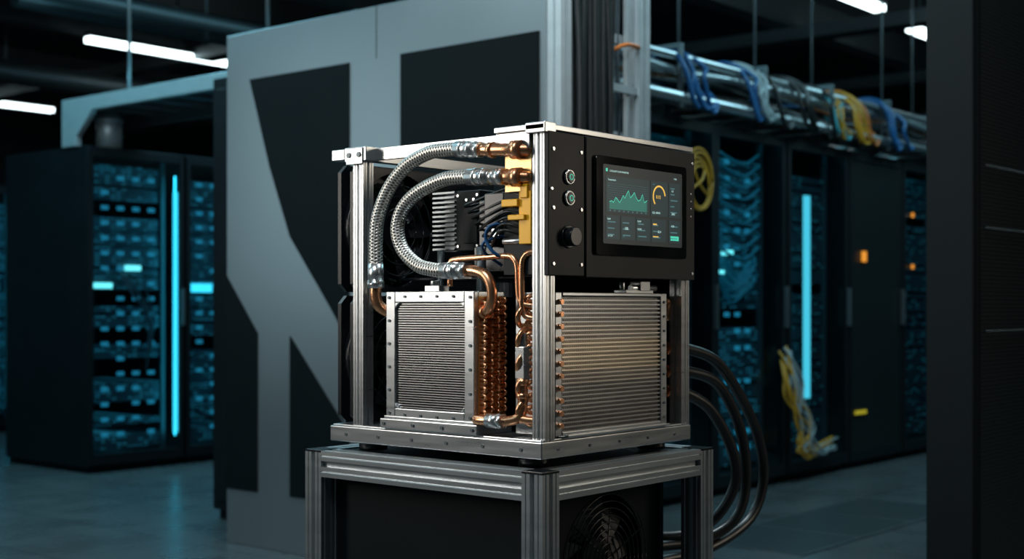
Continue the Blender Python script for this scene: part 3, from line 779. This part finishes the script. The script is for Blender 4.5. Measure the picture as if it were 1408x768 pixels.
for k in range(11):
    z = z0 + .02 + k * .0235; g.tube([(x0 + .012, -.006, z), (x0 + .012, .004, z)], .0052, 12, 1)
    g.tube([(x0 + .002, .05, z), (x0 - .012, .05, z), (x0 - .020, .056, z + .006), (x0 - .012, .05, z + .012), (x0 + .002, .05, z + .012)], .0045, 8, 4)
for k in range(5):
    z = z0 + .03 + k * .045
    g.tube([(x0 + .002, .075, z), (x0 - .02, .072, z), (x0 - .034, .066, z + .012), (x0 - .034, .062, z + .026), (x0 - .02, .06, z + .038), (x0 + .002, .06, z + .038)], .0055, 10, 5)
g.done()
g = G("flange_bolts", U, ALUD)
for k in range(9): z = z0 + .015 + k * .030; g.cyl((x1 - .011, -.003, z), (x1 - .011, .001, z), .0028, 8)
g.done()
g = G("outlet_fittings", U, COPPER)
for z in (.989, .940, .897):
    g.cyl((x1 - .004, .045, z), (.50, .045, z), .0105, 18); g.cyl((.452, .045, z), (.466, .045, z), .0155, 18); g.cyl((.480, .045, z), (.505, .045, z), .0145, 18)
g.done()
g = G("upper_valves", U, ALU, .001)
g.box(.30, .40, .02, .05, 1.107, 1.114); g.cyl((.33, .03, 1.118), (.42, .03, 1.118), .007, 14); g.box(.35, .385, .018, .045, 1.112, 1.132); g.cyl((.30, .03, 1.114), (.30, .03, 1.13), .006, 12)
g.done()
g = G("upper_port", U, COPPER); g.cyl((.42, .03, 1.09), (.46, .03, 1.09), .008, 14); g.tube([(.45, .03, 1.09), (.47, .03, 1.09), (.48, .035, 1.08), (.48, .04, 1.05)], .006, 12, 5); g.done()

# heat-sink module
g = G("power_module", U, BLACK, .002); g.box(.12, .20, .259, .325, 1.195, 1.32); g.box(.115, .12, .262, .30, 1.21, 1.305); g.done()
HSK = pmat("heatsink_grey", (0.22, 0.24, 0.25), 0.8, 0.38, 0.1)
g = G("heatsink_fins", U, HSK)
for k in range(13): z = 1.198 + k * .0098; g.box(.115, .20, .325, .388, z, z + .004)
g.box(.15, .20, .325, .385, 1.196, 1.32); g.done()
g = G("module_screws", U, ALUP)
for y in (.265, .318):
    for z in (1.205, 1.31): g.cyl((.117, y, z), (.121, y, z), .003, 8)
for y in (.27, .29): g.cyl((.112, y, 1.30), (.116, y, 1.30), .003, 8)
g.done()
g = G("pump_body", U, PLAST, .003); g.cyl((.2, .30, 1.19), (.2, .30, 1.14), .05, 28); g.box(.22, .4, .15, .4, 1.14, 1.30); g.done()
g = G("pipe_risers", U, ALUD); g.cyl((.08, .22, 1.11), (.08, .22, 1.2), .01, 14); g.cyl((.09, .34, 1.11), (.09, .34, 1.195), .008, 14); g.done()

# black coolant hoses
def hose(pts):
    r = root("coolant_hose", Vector(pts[0])); G("rubber_hose", r, RUBBER).tube(pts, .0125, 16, 10).done()
hose([(.506, .045, .989), (.56, .045, .988), (.683, .04, .955), (.796, .04, .865), (.876, .04, .765), (.898, .04, .664), (.847, .05, .575), (.70, .07, .525), (.56, .10, .515), (.492, .11, .515)])
hose([(.506, .045, .940), (.56, .045, .938), (.68, .035, .905), (.77, .03, .80), (.80, .03, .68), (.77, .04, .59), (.69, .08, .545), (.56, .13, .54), (.492, .14, .54)])
hose([(.506, .045, .897), (.55, .045, .893), (.64, .03, .85), (.715, .02, .76), (.735, .02, .68), (.70, .05, .60), (.64, .10, .56), (.56, .17, .56), (.492, .18, .56)])

# ------------------------------------------------------------------ lights
def area(name, loc, tgt, size, power, col, sy=None):
    l = bpy.data.lights.new(name, 'AREA'); l.energy = power; l.color = col; l.size = size
    if sy: l.shape = 'RECTANGLE'; l.size_y = sy
    o = bpy.data.objects.new(name, l); COL.objects.link(o); o.location = loc
    o.rotation_euler = (Vector(tgt) - Vector(loc)).to_track_quat('-Z', 'Y').to_euler()
area("key_softbox", (-1.6, 1.75, 1.75), (.1, .3, 1.05), 0.45, 21, (1.0, .94, .86), 1.2)
area("key_softbox_top", (-1.3, .0, 3.0), (.1, .3, 1.05), .7, 20, (.95, .97, 1.0))
area("right_softbox", (1.9, -1.9, 1.6), (.3, .1, 1.0), .5, 11, (1.0, .88, .72), 1.0)
area("rim_added_light", (1.3, .9, 3.2), (.3, .3, 1.2), .6, 42, (.75, .93, 1.0))  # added light for a rim on the unit's top edges, no fitting modelled
area("partition_added_light", (-.3, 3.1, 3.6), (1.9, 2.4, 1.5), 1.2, 20, (.68, .92, 1.0))  # added out of view to light the partition face
area("partition_softbox", (-.1, 4.6, 1.9), (1.9, 2.4, 1.2), 1.0, 9, (.68, .92, 1.0), 1.6)
area("ladder_added_light", (1.0, -.4, 3.8), (2.0, 1.3, 2.0), .8, 30, (.72, .93, 1.0))  # added out of view to brighten the ladder posts
area("aisle_added_light", (1.6, 5.6, 3.8), (1.9, 5.6, 0), 2.0, 85, (.3, .8, 1.0))  # added out of view to tint and brighten the left aisle
area("aisle_added_light", (4.0, 5.0, 3.8), (4.0, 5.0, 0), 2.0, 70, (.3, .8, 1.0))  # second added light for the left aisle, out of view
area("aisle_added_light", (4.6, 0.8, 3.8), (5.0, 1.8, .5), 2.0, 65, (.45, .86, 1.0))  # added out of view to brighten the right rack row
area("aisle_added_light", (8, .8, 3.8), (8.0, 1.8, .5), 2.0, 60, (.45, .86, 1.0))  # added light for the far end of the right row
area("rear_added_light", (-2.4, 1.5, 3.8), (2.0, 4.0, .5), 3.0, 20, (.35, .8, 1.0))  # large unseen light added for soft teal ambience

w = bpy.data.worlds.new("world"); scene.world = w; w.use_nodes = True
w.node_tree.nodes["Background"].inputs[0].default_value = (.02, .05, .06, 1); w.node_tree.nodes["Background"].inputs[1].default_value = .5
scene.view_settings.view_transform = 'Standard'
scene.view_settings.look = 'None'
scene.view_settings.exposure = 0.0
